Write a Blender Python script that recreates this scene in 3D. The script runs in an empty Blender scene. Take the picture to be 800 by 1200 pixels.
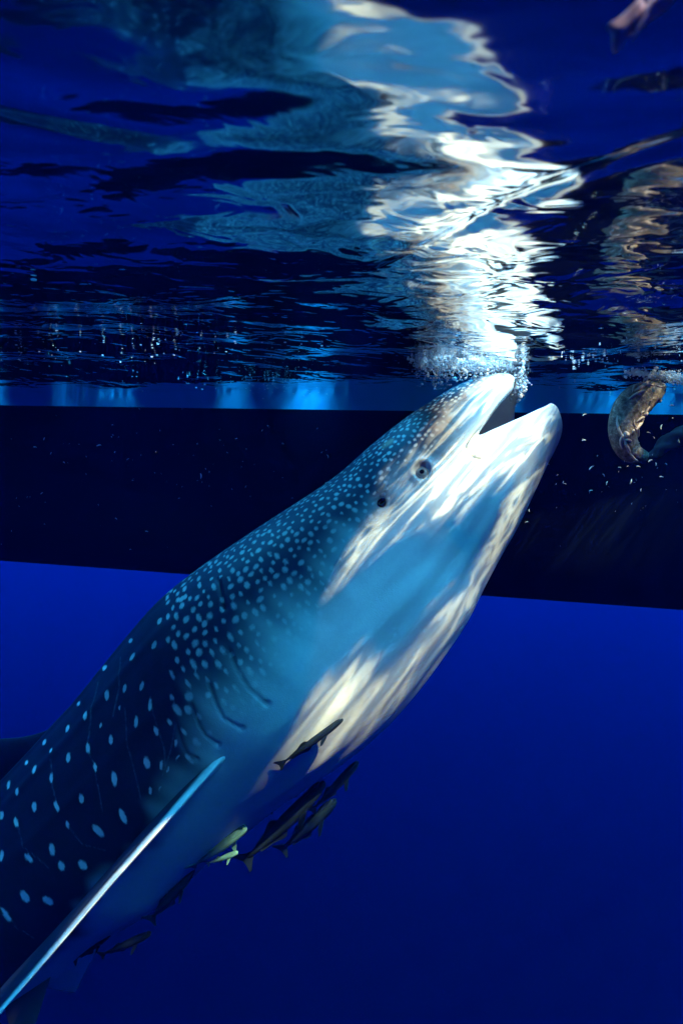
import bpy, bmesh, math, random
import numpy as np
from mathutils import Vector, Matrix, kdtree

R = math.radians
random.seed(7)
rng = np.random.default_rng(11)
SC = bpy.context.scene
COL = SC.collection

# ------------------------------------------------------------------ camera
F = 700.0                     # focal length in pixels of an 800 px wide frame
ROLL = R(2.0)
CR, SR = math.cos(ROLL), math.sin(ROLL)
SURF = 0.60                   # height of the sea surface above the lens (metres)
cam = bpy.data.cameras.new('camera')
cam.sensor_fit = 'HORIZONTAL'
cam.sensor_width = 36.0
cam.lens = 36.0 * F / 800.0
cam.clip_start = 0.02
cam.clip_end = 500
cam.dof.use_dof = True
cam.dof.focus_distance = 2.15
cam.dof.aperture_fstop = 3.2
camo = bpy.data.objects.new('camera', cam)
camo.matrix_world = Matrix(((CR, -SR, 0, 0), (0, 0, -1, 0), (SR, CR, 0, 0), (0, 0, 0, 1)))
COL.objects.link(camo)
SC.camera = camo

# ------------------------------------------------------------------ sky, sun, exposure
TO_SUN = Vector((0.40, -0.46, 0.79)).normalized()
wd = bpy.data.worlds.new('World')
SC.world = wd
wd.use_nodes = True
wn, wl = wd.node_tree.nodes, wd.node_tree.links
wn.clear()
sky = wn.new('ShaderNodeTexSky')
sky.sky_type = 'NISHITA'
sky.sun_disc = False
sky.sun_elevation = math.asin(TO_SUN.z)
sky.sun_rotation = math.atan2(TO_SUN.x, TO_SUN.y)
sky.ozone_density = 4.0
sky.air_density = 2.0
sky.dust_density = 0.2
bg = wn.new('ShaderNodeBackground')
bg.inputs['Strength'].default_value = 1.0
tint = wn.new('ShaderNodeMix')
tint.data_type = 'RGBA'
tint.blend_type = 'MULTIPLY'
tint.inputs['Factor'].default_value = 1.0
tint.inputs['B'].default_value = (0.15, 1.5, 1.85, 1)
wo = wn.new('ShaderNodeOutputWorld')
wl.new(sky.outputs[0], tint.inputs['A'])
tc = wn.new('ShaderNodeTexCoord')
sx = wn.new('ShaderNodeSeparateXYZ')
up = wn.new('ShaderNodeMath')
up.operation = 'GREATER_THAN'
up.inputs[1].default_value = 0.0
deep = wn.new('ShaderNodeMix')
deep.data_type = 'RGBA'
deep.inputs['A'].default_value = (0.0, 0.0006, 0.008, 1)
wl.new(tc.outputs['Generated'], sx.inputs[0])
wl.new(sx.outputs['Z'], up.inputs[0])
wl.new(up.outputs[0], deep.inputs['Factor'])
wl.new(tint.outputs['Result'], deep.inputs['B'])
wl.new(deep.outputs['Result'], bg.inputs['Color'])
wl.new(bg.outputs[0], wo.inputs['Surface'])

sun = bpy.data.lights.new('sun', 'SUN')
sun.energy = 2.6
sun.angle = R(0.5)
sun.color = (1.0, 0.95, 0.56)
suno = bpy.data.objects.new('sun', sun)
suno.rotation_euler = TO_SUN.to_track_quat('Z', 'Y').to_euler()
suno.location = TO_SUN * 20
COL.objects.link(suno)

SC.view_settings.view_transform = 'Standard'
SC.view_settings.look = 'None'
SC.view_settings.gamma = 1
SC.view_settings.exposure = 1.3
SC.view_settings.use_curve_mapping = False
cy = SC.cycles
cy.max_bounces = 8
cy.diffuse_bounces = 2
cy.glossy_bounces = 4
cy.transmission_bounces = 4
cy.volume_bounces = 1
cy.transparent_max_bounces = 16
cy.caustics_reflective = False
cy.caustics_refractive = False
cy.sample_clamp_indirect = 4.0
cy.use_denoising = True


# ------------------------------------------------------------------ helpers
def P(x, y, d):
    """point at depth d whose picture position is (x, y) in the 800 x 1200 frame"""
    u, v = x - 400.0, y - 600.0
    return Vector((d / F * (u * CR + v * SR), d, d / F * (u * SR - v * CR)))


def npP(x, y, d):
    u, v = np.asarray(x) - 400.0, np.asarray(y) - 600.0
    return np.stack([d / F * (u * CR + v * SR), d + 0 * u, d / F * (u * SR - v * CR)], -1)


def npix(p):
    """picture position of points"""
    return (400 + F * (p[..., 0] * CR + p[..., 2] * SR) / p[..., 1],
            600 + F * (p[..., 0] * SR - p[..., 2] * CR) / p[..., 1])


def link(name, me, mats=(), parent=None):
    o = bpy.data.objects.new(name, me)
    COL.objects.link(o)
    for m in (mats if isinstance(mats, (list, tuple)) else [mats]):
        if me is not None and m is not None:
            me.materials.append(m)
    if parent is not None:
        o.parent = parent
    return o


def tag(o, label=None, cat=None, group=None, kind=None):
    for k, v in (('label', label), ('category', cat), ('group', group), ('kind', kind)):
        if v:
            o[k] = v
    return o


def mesh(name, verts, faces, smooth=True):
    me = bpy.data.meshes.new(name)
    verts = np.asarray(verts, dtype=np.float32)
    me.from_pydata(verts.tolist(), [], faces if isinstance(faces, list) else faces.tolist())
    if smooth:
        me.polygons.foreach_set('use_smooth', np.ones(len(me.polygons), dtype=bool))
    me.update()
    return me


def gridmesh(name, pts, wrap=False):
    """quad mesh from an (n, m, 3) array of points; wrap closes the second axis"""
    n, m = pts.shape[:2]
    i = np.arange(n - 1)[:, None]
    j = np.arange(m if wrap else m - 1)[None, :]
    jn = (j + 1) % m
    q = np.stack([i * m + j + 0 * i, i * m + jn + 0 * i, (i + 1) * m + jn, (i + 1) * m + j], -1).reshape(-1, 4)
    me = bpy.data.meshes.new(name)
    nv, nf = n * m, len(q)
    me.vertices.add(nv)
    me.vertices.foreach_set('co', np.ascontiguousarray(pts.reshape(-1), dtype=np.float32))
    me.loops.add(nf * 4)
    me.loops.foreach_set('vertex_index', np.ascontiguousarray(q.reshape(-1), dtype=np.int32))
    me.polygons.add(nf)
    me.polygons.foreach_set('loop_start', np.arange(0, nf * 4, 4, dtype=np.int32))
    me.polygons.foreach_set('use_smooth', np.ones(nf, dtype=bool))
    me.update(calc_edges=True)
    me.validate()
    return me


def attr(me, name, vals):
    a = me.attributes.new(name, 'FLOAT', 'POINT')
    a.data.foreach_set('value', np.ascontiguousarray(vals.reshape(-1), dtype=np.float32))


def sstep(a, b, x):
    t = np.clip((x - a) / (b - a), 0, 1)
    return t * t * (3 - 2 * t)


class NT:
    """small node-tree writer"""
    def __init__(self, name):
        self.m = bpy.data.materials.new(name)
        self.m.use_nodes = True
        self.t = self.m.node_tree
        self.t.nodes.clear()
        self.out = self.t.nodes.new('ShaderNodeOutputMaterial')

    def n(self, kind, **kw):
        nd = self.t.nodes.new(kind)
        for k, v in kw.items():
            if hasattr(nd, k):
                setattr(nd, k, v)
            else:
                nd.inputs[k].default_value = v
        return nd

    def l(self, a, b):
        self.t.links.new(a, b)

    def set(self, sock, v):
        if isinstance(v, (int, float, tuple)):
            sock.default_value = v
        else:
            self.l(v, sock)

    def math(self, op, a, b=0.0, clamp=False):
        nd = self.t.nodes.new('ShaderNodeMath')
        nd.operation = op
        nd.use_clamp = clamp
        self.set(nd.inputs[0], a)
        self.set(nd.inputs[1], b)
        return nd.outputs[0]

    def mix(self, f, a, b, blend='MIX'):
        nd = self.t.nodes.new('ShaderNodeMix')
        nd.data_type = 'RGBA'
        nd.blend_type = blend
        self.set(nd.inputs['Factor'], f)
        self.set(nd.inputs['A'], a)
        self.set(nd.inputs['B'], b)
        return nd.outputs['Result']

    def ramp(self, f, stops):
        nd = self.t.nodes.new('ShaderNodeValToRGB')
        e = nd.color_ramp.elements
        while len(e) < len(stops):
            e.new(0.5)
        for k, (p, c) in enumerate(stops):
            e[k].position = p
            e[k].color = c if len(c) == 4 else (*c, 1)
        self.set(nd.inputs[0], f)
        return nd.outputs[0]

    def noise(self, scale, detail=3.0, vec=None, rough=0.5, dist=0.0):
        nd = self.t.nodes.new('ShaderNodeTexNoise')
        nd.inputs['Scale'].default_value = scale
        nd.inputs['Detail'].default_value = detail
        nd.inputs['Roughness'].default_value = rough
        nd.inputs['Distortion'].default_value = dist
        if vec is not None:
            self.l(vec, nd.inputs['Vector'])
        return nd.outputs['Fac']

    def attr(self, name):
        nd = self.t.nodes.new('ShaderNodeAttribute')
        nd.attribute_name = name
        return nd.outputs['Fac']

    def coord(self, which='Object'):
        return self.t.nodes.new('ShaderNodeTexCoord').outputs[which]

    def principled(self, color, rough=0.5, spec=0.5, bump=None, bstr=0.2, bdist=0.002, **kw):
        p = self.t.nodes.new('ShaderNodeBsdfPrincipled')
        self.set(p.inputs['Base Color'], color)
        self.set(p.inputs['Roughness'], rough)
        p.inputs['Specular IOR Level'].default_value = spec
        p.inputs['IOR'].default_value = 1.25
        for k, v in kw.items():
            self.set(p.inputs[k], v)
        if bump is not None:
            b = self.t.nodes.new('ShaderNodeBump')
            b.inputs['Strength'].default_value = bstr
            b.inputs['Distance'].default_value = bdist
            self.l(bump, b.inputs['Height'])
            self.l(b.outputs[0], p.inputs['Normal'])
        self.l(p.outputs[0], self.out.inputs['Surface'])
        return self.m


# ------------------------------------------------------------------ materials
def mat_skin():
    t = NT('shark_skin')
    co = t.coord()
    spot, belly, crease, scar, mouth = (t.attr(k) for k in ('spot', 'belly', 'crease', 'scar', 'mouth'))
    n1 = t.noise(9, 5, co)
    n2 = t.noise(70, 4, co, 0.6)
    n3 = t.noise(300, 2, co)
    edge = t.math('MULTIPLY_ADD', t.noise(75, 4, co, 0.65), 0.95)
    edge.node.inputs[2].default_value = -0.475
    sm = t.n('ShaderNodeMapRange', interpolation_type='SMOOTHSTEP')
    sm.inputs['From Min'].default_value = 0.12
    sm.inputs['From Max'].default_value = 0.95
    t.l(t.math('ADD', spot, t.math('MULTIPLY', edge, t.math('MULTIPLY', spot, 2.0, True))), sm.inputs['Value'])
    spot = t.math('MULTIPLY', sm.outputs[0], t.attr('gain'))
    dark = t.mix(n1, (0.004, 0.009, 0.028, 1), (0.010, 0.022, 0.056, 1))
    dark = t.mix(t.math('MULTIPLY', n2, 0.22), dark, (0.025, 0.05, 0.10, 1))
    pale = t.mix(n2, (0.74, 0.82, 0.85, 1), (0.92, 0.94, 0.94, 1))
    c = t.mix(spot, dark, pale)
    bel = t.mix(n1, (0.66, 0.70, 0.70, 1), (0.80, 0.82, 0.80, 1))
    bel = t.mix(t.math('MULTIPLY', t.ramp(n2, [(0.35, (0, 0, 0)), (0.7, (1, 1, 1))]), 0.22), bel, (0.45, 0.50, 0.52, 1))
    bel = t.mix(t.math('MULTIPLY', n3, 0.30), bel, (0.50, 0.54, 0.54, 1))
    c = t.mix(belly, c, bel)
    blot = t.ramp(t.noise(22, 5, co, 0.65), [(0.45, (0, 0, 0)), (0.62, (1, 1, 1))])
    c = t.mix(t.math('MULTIPLY', scar, t.math('MULTIPLY_ADD', blot, 0.75)), c, (0.38, 0.22, 0.15, 1))
    c = t.mix(mouth, c, t.mix(n2, (0.66, 0.68, 0.69, 1), (0.82, 0.83, 0.83, 1)))
    c = t.mix(crease, c, (0.012, 0.014, 0.018, 1))
    hgt = t.math('ADD', n3, t.math('MULTIPLY', n2, 0.8))
    return t.principled(c, 0.48, 0.35, hgt, 0.22, 0.004)


def mat_plain(name, color, rough=0.5, spec=0.4, var=0.25, scale=20, bstr=0.2):
    t = NT(name)
    co = t.coord()
    n = t.noise(scale, 5, co, 0.6)
    d = tuple(v * (1 - var) for v in color[:3]) + (1,)
    b = tuple(min(1, v * (1 + var)) for v in color[:3]) + (1,)
    c = t.mix(n, d, b)
    return t.principled(c, rough, spec, n, bstr, 0.003)


def mat_surface():
    """underside of the sea: total reflection at low angles, clear overhead, light dapple painted into the transparency"""
    t = NT('sea_surface')
    co = t.coord()
    ms = t.n('ShaderNodeMapping')
    ms.inputs['Scale'].default_value = (0.5, 1.0, 1.0)
    ms.inputs['Rotation'].default_value = (0, 0, R(8))
    t.l(co, ms.inputs['Vector'])
    rip = t.noise(4.3, 1, ms.outputs[0], 0.4, 0.5)
    ms2 = t.n('ShaderNodeMapping')
    ms2.inputs['Scale'].default_value = (0.62, 1.0, 1.0)
    ms2.inputs['Rotation'].default_value = (0, 0, R(-5))
    t.l(co, ms2.inputs['Vector'])
    rip2 = t.noise(12, 2, ms2.outputs[0], 0.5, 0.7)
    sy = t.n('ShaderNodeSeparateXYZ')
    t.l(co, sy.inputs[0])
    zone = t.n('ShaderNodeMapRange', interpolation_type='SMOOTHSTEP')
    zone.inputs['From Min'].default_value = 0.85
    zone.inputs['From Max'].default_value = 1.7
    zone.inputs['To Min'].default_value = 0.10
    zone.inputs['To Max'].default_value = 0.44
    t.l(sy.outputs['Y'], zone.inputs['Value'])
    b = t.n('ShaderNodeBump')
    b.inputs['Strength'].default_value = 1.0
    b.inputs['Distance'].default_value = 0.023
    zone2 = t.n('ShaderNodeMapRange', interpolation_type='SMOOTHSTEP')
    zone2.inputs['From Min'].default_value = 0.9
    zone2.inputs['From Max'].default_value = 1.6
    zone2.inputs['To Min'].default_value = 1.45
    zone2.inputs['To Max'].default_value = 0.75
    t.l(sy.outputs['Y'], zone2.inputs['Value'])
    t.l(t.math('ADD', t.math('MULTIPLY', rip, zone2.outputs[0]), t.math('MULTIPLY', rip2, zone.outputs[0])), b.inputs['Height'])
    fr = t.n('ShaderNodeFresnel')
    fr.inputs['IOR'].default_value = 1.36
    gl = t.n('ShaderNodeBsdfGlossy')
    gl.inputs['Roughness'].default_value = 0.075
    gl.inputs['Color'].default_value = (0.97, 0.985, 1, 1)
    t.l(b.outputs[0], gl.inputs['Normal'])
    # light dapple painted into the transparency, placed to brighten the head
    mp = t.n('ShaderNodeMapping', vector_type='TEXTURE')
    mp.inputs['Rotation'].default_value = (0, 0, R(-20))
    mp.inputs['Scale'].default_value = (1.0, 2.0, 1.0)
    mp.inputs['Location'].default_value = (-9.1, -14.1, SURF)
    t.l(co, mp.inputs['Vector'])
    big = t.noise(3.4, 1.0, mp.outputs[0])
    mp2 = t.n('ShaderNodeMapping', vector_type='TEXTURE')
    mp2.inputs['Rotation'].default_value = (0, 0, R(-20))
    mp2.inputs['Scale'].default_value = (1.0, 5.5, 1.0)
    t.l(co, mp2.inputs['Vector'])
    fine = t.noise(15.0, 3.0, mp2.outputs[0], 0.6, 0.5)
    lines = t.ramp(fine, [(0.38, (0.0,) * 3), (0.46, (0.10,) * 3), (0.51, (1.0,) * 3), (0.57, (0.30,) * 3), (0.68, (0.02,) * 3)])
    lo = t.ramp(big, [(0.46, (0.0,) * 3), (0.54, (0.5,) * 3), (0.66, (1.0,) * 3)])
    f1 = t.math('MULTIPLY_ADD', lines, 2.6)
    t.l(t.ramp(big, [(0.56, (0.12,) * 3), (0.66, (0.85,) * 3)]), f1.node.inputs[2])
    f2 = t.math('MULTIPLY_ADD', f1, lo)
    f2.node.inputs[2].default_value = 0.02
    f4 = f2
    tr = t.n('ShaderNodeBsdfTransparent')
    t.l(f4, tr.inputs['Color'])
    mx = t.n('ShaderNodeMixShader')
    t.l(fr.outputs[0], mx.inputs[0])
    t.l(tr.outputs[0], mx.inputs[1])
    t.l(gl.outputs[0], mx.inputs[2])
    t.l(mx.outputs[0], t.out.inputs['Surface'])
    return t.m




def mat_foam():
    t = NT('foam')
    p = t.n('ShaderNodeBsdfPrincipled')
    p.inputs['Base Color'].default_value = (0.86, 0.88, 0.90, 1)
    p.inputs['Roughness'].default_value = 0.25
    tl = t.n('ShaderNodeBsdfTranslucent')
    tl.inputs['Color'].default_value = (0.85, 0.9, 0.95, 1)
    mx = t.n('ShaderNodeMixShader')
    mx.inputs[0].default_value = 0.45
    t.l(p.outputs[0], mx.inputs[1])
    t.l(tl.outputs[0], mx.inputs[2])
    t.l(mx.outputs[0], t.out.inputs['Surface'])
    return t.m


M = {
    'skin': mat_skin(),
    'surface': mat_surface(),
    'foam': mat_foam(),
    'bottom_paint': mat_plain('hull_bottom_paint', (0.0012, 0.0026, 0.006), 0.9, 0.03, 0.5, 6),
    'rail': mat_plain('hull_rail', (0.10, 0.08, 0.06), 0.6),
    'remora_dark': mat_plain('remora_dark', (0.010, 0.020, 0.034), 0.5, 0.3, 0.3, 60),
    'remora_pale': mat_plain('remora_pale', (0.10, 0.24, 0.21), 0.45, 0.4, 0.3, 60),
    'remora_mid': mat_plain('remora_mid', (0.025, 0.055, 0.085), 0.5, 0.3, 0.3, 60),
    'krill': mat_plain('krill', (0.75, 0.68, 0.58), 0.4, 0.4, 0.2, 200),
    'iris': mat_plain('eye_iris', (0.30, 0.30, 0.28), 0.15, 0.6, 0.35, 150),
    'rim': mat_plain('eye_rim', (0.30, 0.31, 0.32), 0.35, 0.5, 0.3, 150),
    'pupil': mat_plain('eye_pupil', (0.006, 0.006, 0.008), 0.08, 0.6, 0.1),
}

# ------------------------------------------------------------------ sea surface
XS = np.concatenate([-np.geomspace(145, 2.65, 50), np.arange(-2.6, 2.6, 0.0125), np.geomspace(2.62, 145, 50)])
YS = np.concatenate([-np.geomspace(145, 0.35, 38), [-0.2, 0, 0.15], np.arange(0.3, 3.9, 0.0105), np.geomspace(3.92, 145, 38)])
MOUTH = P(585, 436, 2.5)


def wave_height(x, y):
    r = np.random.default_rng(5)
    h = np.zeros_like(x)
    fade = np.exp(-np.maximum(0, np.hypot(x, y - 2) - 4) / 5)
    fade = fade * (0.5 + 0.5 * sstep(0.75, 1.3, y))
    near = np.exp(-((x - MOUTH.x) / 1.0) ** 2 - ((y - MOUTH.y + 0.35) / 0.9) ** 2)
    for lam, amp, n, loc in ((1.9, 0.010, 4, 0), (0.8, 0.0048, 6, 0), (0.36, 0.0014, 8, 0.0), (0.22, 0.0012, 10, 1), (0.09, 0.0003, 12, 1)):
        for _ in range(n):
            a = r.normal(math.pi / 2, 0.55)
            l2 = lam * r.uniform(0.7, 1.4)
            ph = r.uniform(0, 6.28)
            k = 2 * math.pi / l2
            warp = 0.35 * np.sin(1.7 * x + ph) + 0.3 * np.sin(2.3 * y + 2 * ph)
            w = np.sin(k * (x * math.cos(a) + y * math.sin(a)) + ph + warp * 1.6)
            h += amp / math.sqrt(n / 3) * w * (fade if not loc else near * fade)
    # a raised crease that runs from the mouth towards the viewer
    a0, a1 = np.array((0.15, 1.38)), np.array((0.62, 0.90))
    d = (a1 - a0) / np.linalg.norm(a1 - a0)
    px, py = x - a0[0], y - a0[1]
    along = px * d[0] + py * d[1]
    across = -px * d[1] + py * d[0] + 0.05 * np.sin(along * 3)
    h += 0.0085 * np.exp(-(across / 0.026) ** 2) * sstep(-0.3, 0.1, along) * (1 - sstep(0.9, 1.3, along))
    return h


gx, gy = np.meshgrid(XS, YS, indexing='ij')
gz = SURF + wave_height(gx, gy)
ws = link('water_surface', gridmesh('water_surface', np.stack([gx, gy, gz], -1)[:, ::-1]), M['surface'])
tag(ws, 'rippled underside of the sea surface mirroring the shark', 'water surface', kind='structure')


# ------------------------------------------------------------------ boat hull
def build_boat():
    root = tag(link('boat', None), 'long dark boat hull with a pale stripe, coloured blue for shade, at the waterline', 'boat')
    a, b = np.array((-1.83, 3.22)), np.array((1.57, 2.80))
    d = (b - a) / np.linalg.norm(b - a)
    nrm = np.array((-d[1], d[0]))            # away from the viewer
    mid = (a + b) / 2
    root.location = (mid[0], mid[1], 0)
    L = 7.0
    us = np.linspace(-L, L, 141)
    # half sections: (offset from near side, height); near side plumb, round bilge, flat floor
    lower = [(0.0, 0.512), (0.0, 0.30), (0.004, 0.05), (0.02, -0.14), (0.06, -0.27), (0.13, -0.355), (0.24, -0.395), (0.5, -0.415), (0.85, -0.425)]
    upper = [(0.0, 0.512), (-0.004, 0.60), (-0.012, 0.80), (-0.03, 1.0)]
    beam = 1.7

    def skin(sec):
        full = sec + [(beam - o, z) for o, z in reversed(sec)] if sec is lower else sec
        pts = np.zeros((len(us), len(full), 3))
        for i, u in enumerate(us):
            tp = 1 - np.clip((abs(u) - 3.6) / (L - 3.6), 0, 1) ** 2 * 0.97
            lift = (1 - tp) * 0.25
            for j, (o, z) in enumerate(full):
                off = beam / 2 + (o - beam / 2) * tp
                zz = z + lift * (z < 0.3) - 0.022 * u * float(np.clip((0.3 - z) / 0.5, 0, 1))
                pts[i, j] = (*(d * u + nrm * off), zz)
        return pts
    link('hull_bottom', gridmesh('hull_bottom', skin(lower)), M['bottom_paint'], root)
    t = NT('hull_stripe_shade_blue')
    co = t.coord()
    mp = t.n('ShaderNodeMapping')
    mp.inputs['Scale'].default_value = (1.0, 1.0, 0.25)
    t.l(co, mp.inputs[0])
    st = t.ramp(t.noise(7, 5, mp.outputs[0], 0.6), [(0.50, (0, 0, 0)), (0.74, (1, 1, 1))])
    c = t.mix(t.noise(3, 4, co), (0.03, 0.46, 0.76, 1), (0.06, 0.58, 0.86, 1))  # blue of the shade put into the pale stripe's colour
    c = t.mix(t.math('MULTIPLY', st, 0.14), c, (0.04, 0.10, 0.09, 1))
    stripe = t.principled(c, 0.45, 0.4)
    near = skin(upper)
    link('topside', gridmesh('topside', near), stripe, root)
    far = near.copy()
    for i, u in enumerate(us):
        tp = 1 - np.clip((abs(u) - 3.6) / (L - 3.6), 0, 1) ** 2 * 0.97
        for j, (o, z) in enumerate(upper):
            off = beam / 2 - (o - beam / 2) * tp
            far[i, j, :2] = d * u + nrm * off
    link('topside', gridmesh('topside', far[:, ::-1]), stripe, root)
    deck = np.stack([near[:, -1], far[:, -1]], 1)
    deck[..., 2] -= 0.02
    link('deck', gridmesh('deck', deck), M['rail'], root)
    for e in (near, far):
        rail = np.zeros((len(us), 6, 3))
        for k in range(6):
            an = k / 6 * 2 * math.pi
            rail[:, k] = e[:, -1] + np.array((nrm[0] * math.cos(an) * 0.03, nrm[1] * math.cos(an) * 0.03, math.sin(an) * 0.03))
        link('rail', gridmesh('rail', rail, True), M['rail'], root)
    return root


boat = build_boat()

# ------------------------------------------------------------------ added boat, unseen, its canvas cut to shade the trunk and hull stripe
def build_added_shade_boat():
    root = tag(link('added_shade_boat', None), 'added small boat with canvas sheets to cast shade, out of view behind the photographer', 'boat')
    us = np.linspace(-4.2, 1.6, 60)
    sec = [(-0.75, 0.45), (-0.70, 0.10), (-0.55, -0.15), (-0.25, -0.28), (0, -0.32), (0.25, -0.28), (0.55, -0.15), (0.70, 0.10), (0.75, 0.45)]
    g = np.zeros((len(us), len(sec), 3))
    for i, u in enumerate(us):
        tp = 1 - np.clip((abs(u + 1.3) - 1.2) / 1.7, 0, 1) ** 2 * 0.97
        for j, (y, z) in enumerate(sec):
            g[i, j] = (u, -2.6 + y * tp, SURF + z)
    link('hull', gridmesh('added_shade_hull', g), M['rail'], root)
    canvas = mat_plain('added_shade_cloth', (0.10, 0.16, 0.24), 0.8, 0.2, 0.2, 8)
    n = 60
    g = np.zeros((n, n, 3))
    for i in range(n):
        for j in range(n):
            a, b = i / (n - 1), j / (n - 1)
            yy = -3.3 + b * 4.3
            xr = np.interp(yy, [-3.3, -0.6, -0.28, -0.18, 0.05, 0.3, 0.7, 1.0], [0.35, 0.90, 1.02, 1.46, 1.50, 1.36, 1.34, 1.22])  # edge cut to shade the trunk and leave the head sunlit
            p = np.array((-3.2 + (xr + 3.2) * a, yy, 2.50))
            p[2] += 0.06 * math.sin(a * math.pi) * math.sin(b * math.pi * 3) ** 2
            g[i, j] = p
    aw = link('added_shade', gridmesh('added_shade', g), canvas, root)
    sm = aw.modifiers.new('thickness', 'SOLIDIFY')
    sm.thickness = 0.01
    g = np.zeros((30, 6, 3))
    for i in range(30):
        for j in range(6):
            a, b = i / 29, j / 5
            g[i, j] = (-3.3 + 6.3 * a, 1.47 + 1.0 * b - 0.02 * math.sin(a * 9), 2.50 - 0.05 * math.sin(a * math.pi) + 0.01 * math.sin(b * 6))
    st = link('added_shade_strip', gridmesh('added_shade_strip', g), canvas, root)  # added strip that keeps the sun off the hull stripe
    sm = st.modifiers.new('thickness', 'SOLIDIFY')
    sm.thickness = 0.01
    for (x, y, tx, ty) in ((-2.6, -3.0, -3.1, -3.2), (0.2, -3.0, 0.3, -3.2), (-2.6, -2.1, -3.1, 2.1), (0.2, -2.1, 1.1, 2.1)):
        a, b = np.array((x, y, SURF + 0.1)), np.array((tx, ty, 2.5))
        d = (b - a) / np.linalg.norm(b - a)
        n1 = np.cross(d, (1.0, 0, 0))
        n1 /= np.linalg.norm(n1)
        n2 = np.cross(d, n1)
        k = np.linspace(0, 2 * math.pi, 8, endpoint=False)
        gg = np.stack([q + 0.03 * (np.cos(k)[:, None] * n1 + np.sin(k)[:, None] * n2) for q in (a, (a + b) / 2, b)])
        link('added_post', gridmesh('added_shade_post', gg, True), M['rail'], root)
    return root


build_added_shade_boat()

# ------------------------------------------------------------------ whale shark
DORSAL = [(604, 452), (569, 446), (530, 460), (500, 478), (470, 498), (435, 526), (400, 557), (365, 582), (325, 608), (280, 638), (240, 666),
          (200, 698), (168, 733), (135, 772), (102, 812), (68, 848), (34, 885), (-5, 925), (-50, 970), (-120, 1040), (-220, 1140), (-360, 1270),
          (-540, 1420), (-760, 1590), (-900, 1690)]
VENTRAL = [(646, 480), (657, 511), (640, 549), (621, 588), (603, 622), (584, 654), (566, 687), (545, 728), (518, 768), (487, 808), (452, 846),
           (412, 880), (372, 908), (330, 936), (290, 968), (245, 1004), (200, 1044), (150, 1076), (96, 1118), (5, 1180), (-90, 1280), (-250, 1390),
           (-450, 1500), (-700, 1640), (-870, 1712)]
DEPTH = [2.50, 2.50, 2.49, 2.48, 2.47, 2.46, 2.45, 2.44, 2.44, 2.44, 2.44, 2.44, 2.45, 2.46, 2.47, 2.49, 2.51, 2.54, 2.58, 2.64, 2.75, 2.9, 3.1, 3.35, 3.5]
ASPECT = [1.55, 1.5, 1.42, 1.34, 1.28, 1.23, 1.20, 1.17, 1.14, 1.12, 1.10, 1.08, 1.06, 1.04, 1.02, 1.0, 1.0, 1.0, 1.0, 0.98, 0.95, 0.9, 0.9, 1.0, 1.1]
BELLY = [50, 58, 66, 74, 82, 84, 85, 88, 92, 96, 99, 103, 108, 115, 122, 126, 128, 146, 146, 146, 146, 146, 146, 146, 146]
TILT = R(20)
KS = np.arange(25.0)
RIM_T = [0, 30, 60, 80, 90, 93, 95, 96, 98, 102, 111, 122, 134, 152, 180]
RIM_S = [0.0, 0.25, 0.75, 1.2, 1.6, 2.3, 3.1, 3.45, 3.3, 2.94, 2.32, 1.60, 0.98, 0.60, 0.42]


def smooth_interp(tab, s):
    """Catmull-Rom through the station table"""
    tab = np.asarray(tab, float)
    s = np.clip(s, 0, len(tab) - 1.0001)
    i = s.astype(int)
    f = s - i
    p0, p1 = tab[np.maximum(i - 1, 0)], tab[i]
    p2, p3 = tab[np.minimum(i + 1, len(tab) - 1)], tab[np.minimum(i + 2, len(tab) - 1)]
    if tab.ndim > 1:
        f = f[..., None]
    return p1 + 0.5 * f * (p2 - p0 + f * (2 * p0 - 5 * p1 + 4 * p2 - p3 + f * (3 * (p1 - p2) + p3 - p0)))


def body_point(S, th, k=1.0):
    """surface point at station S, angle th (0 back, 90 flank to the viewer, 180 belly); k scales the section"""
    dd = smooth_interp(DEPTH, S)
    D = smooth_interp(DORSAL, S)
    V = smooth_interp(VENTRAL, S)
    pd = npP(D[..., 0], D[..., 1], dd)
    pv = npP(V[..., 0], V[..., 1], dd)
    c = (pd + pv) / 2
    hd = (pd - pv) / 2
    Rr = np.linalg.norm(hd, axis=-1)
    ed = hd / Rr[..., None]
    ec = np.array((0, -1.0, 0))
    a = smooth_interp(ASPECT, S)
    h = Rr / np.sqrt(math.cos(TILT) ** 2 + (a * math.sin(TILT)) ** 2)
    w = a * h
    ct, st = np.cos(th), np.sin(th)
    e = 0.90
    ct = np.sign(ct) * np.abs(ct) ** e
    st = np.sign(st) * np.abs(st) ** e
    ax = (h * ct * k)[..., None]
    lat = (w * st * k)[..., None]
    e_dor = ed * math.cos(TILT) - ec * math.sin(TILT)
    e_lat = ec * math.cos(TILT) + ed * math.sin(TILT)
    return c + ax * e_dor + lat * e_lat


def seg_dist(px, py, line):
    best = np.full(px.shape, 1e9)
    for (x0, y0), (x1, y1) in zip(line[:-1], line[1:]):
        dx, dy = x1 - x0, y1 - y0
        t = np.clip(((px - x0) * dx + (py - y0) * dy) / (dx * dx + dy * dy), 0, 1)
        best = np.minimum(best, np.hypot(px - x0 - t * dx, py - y0 - t * dy))
    return best


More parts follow.
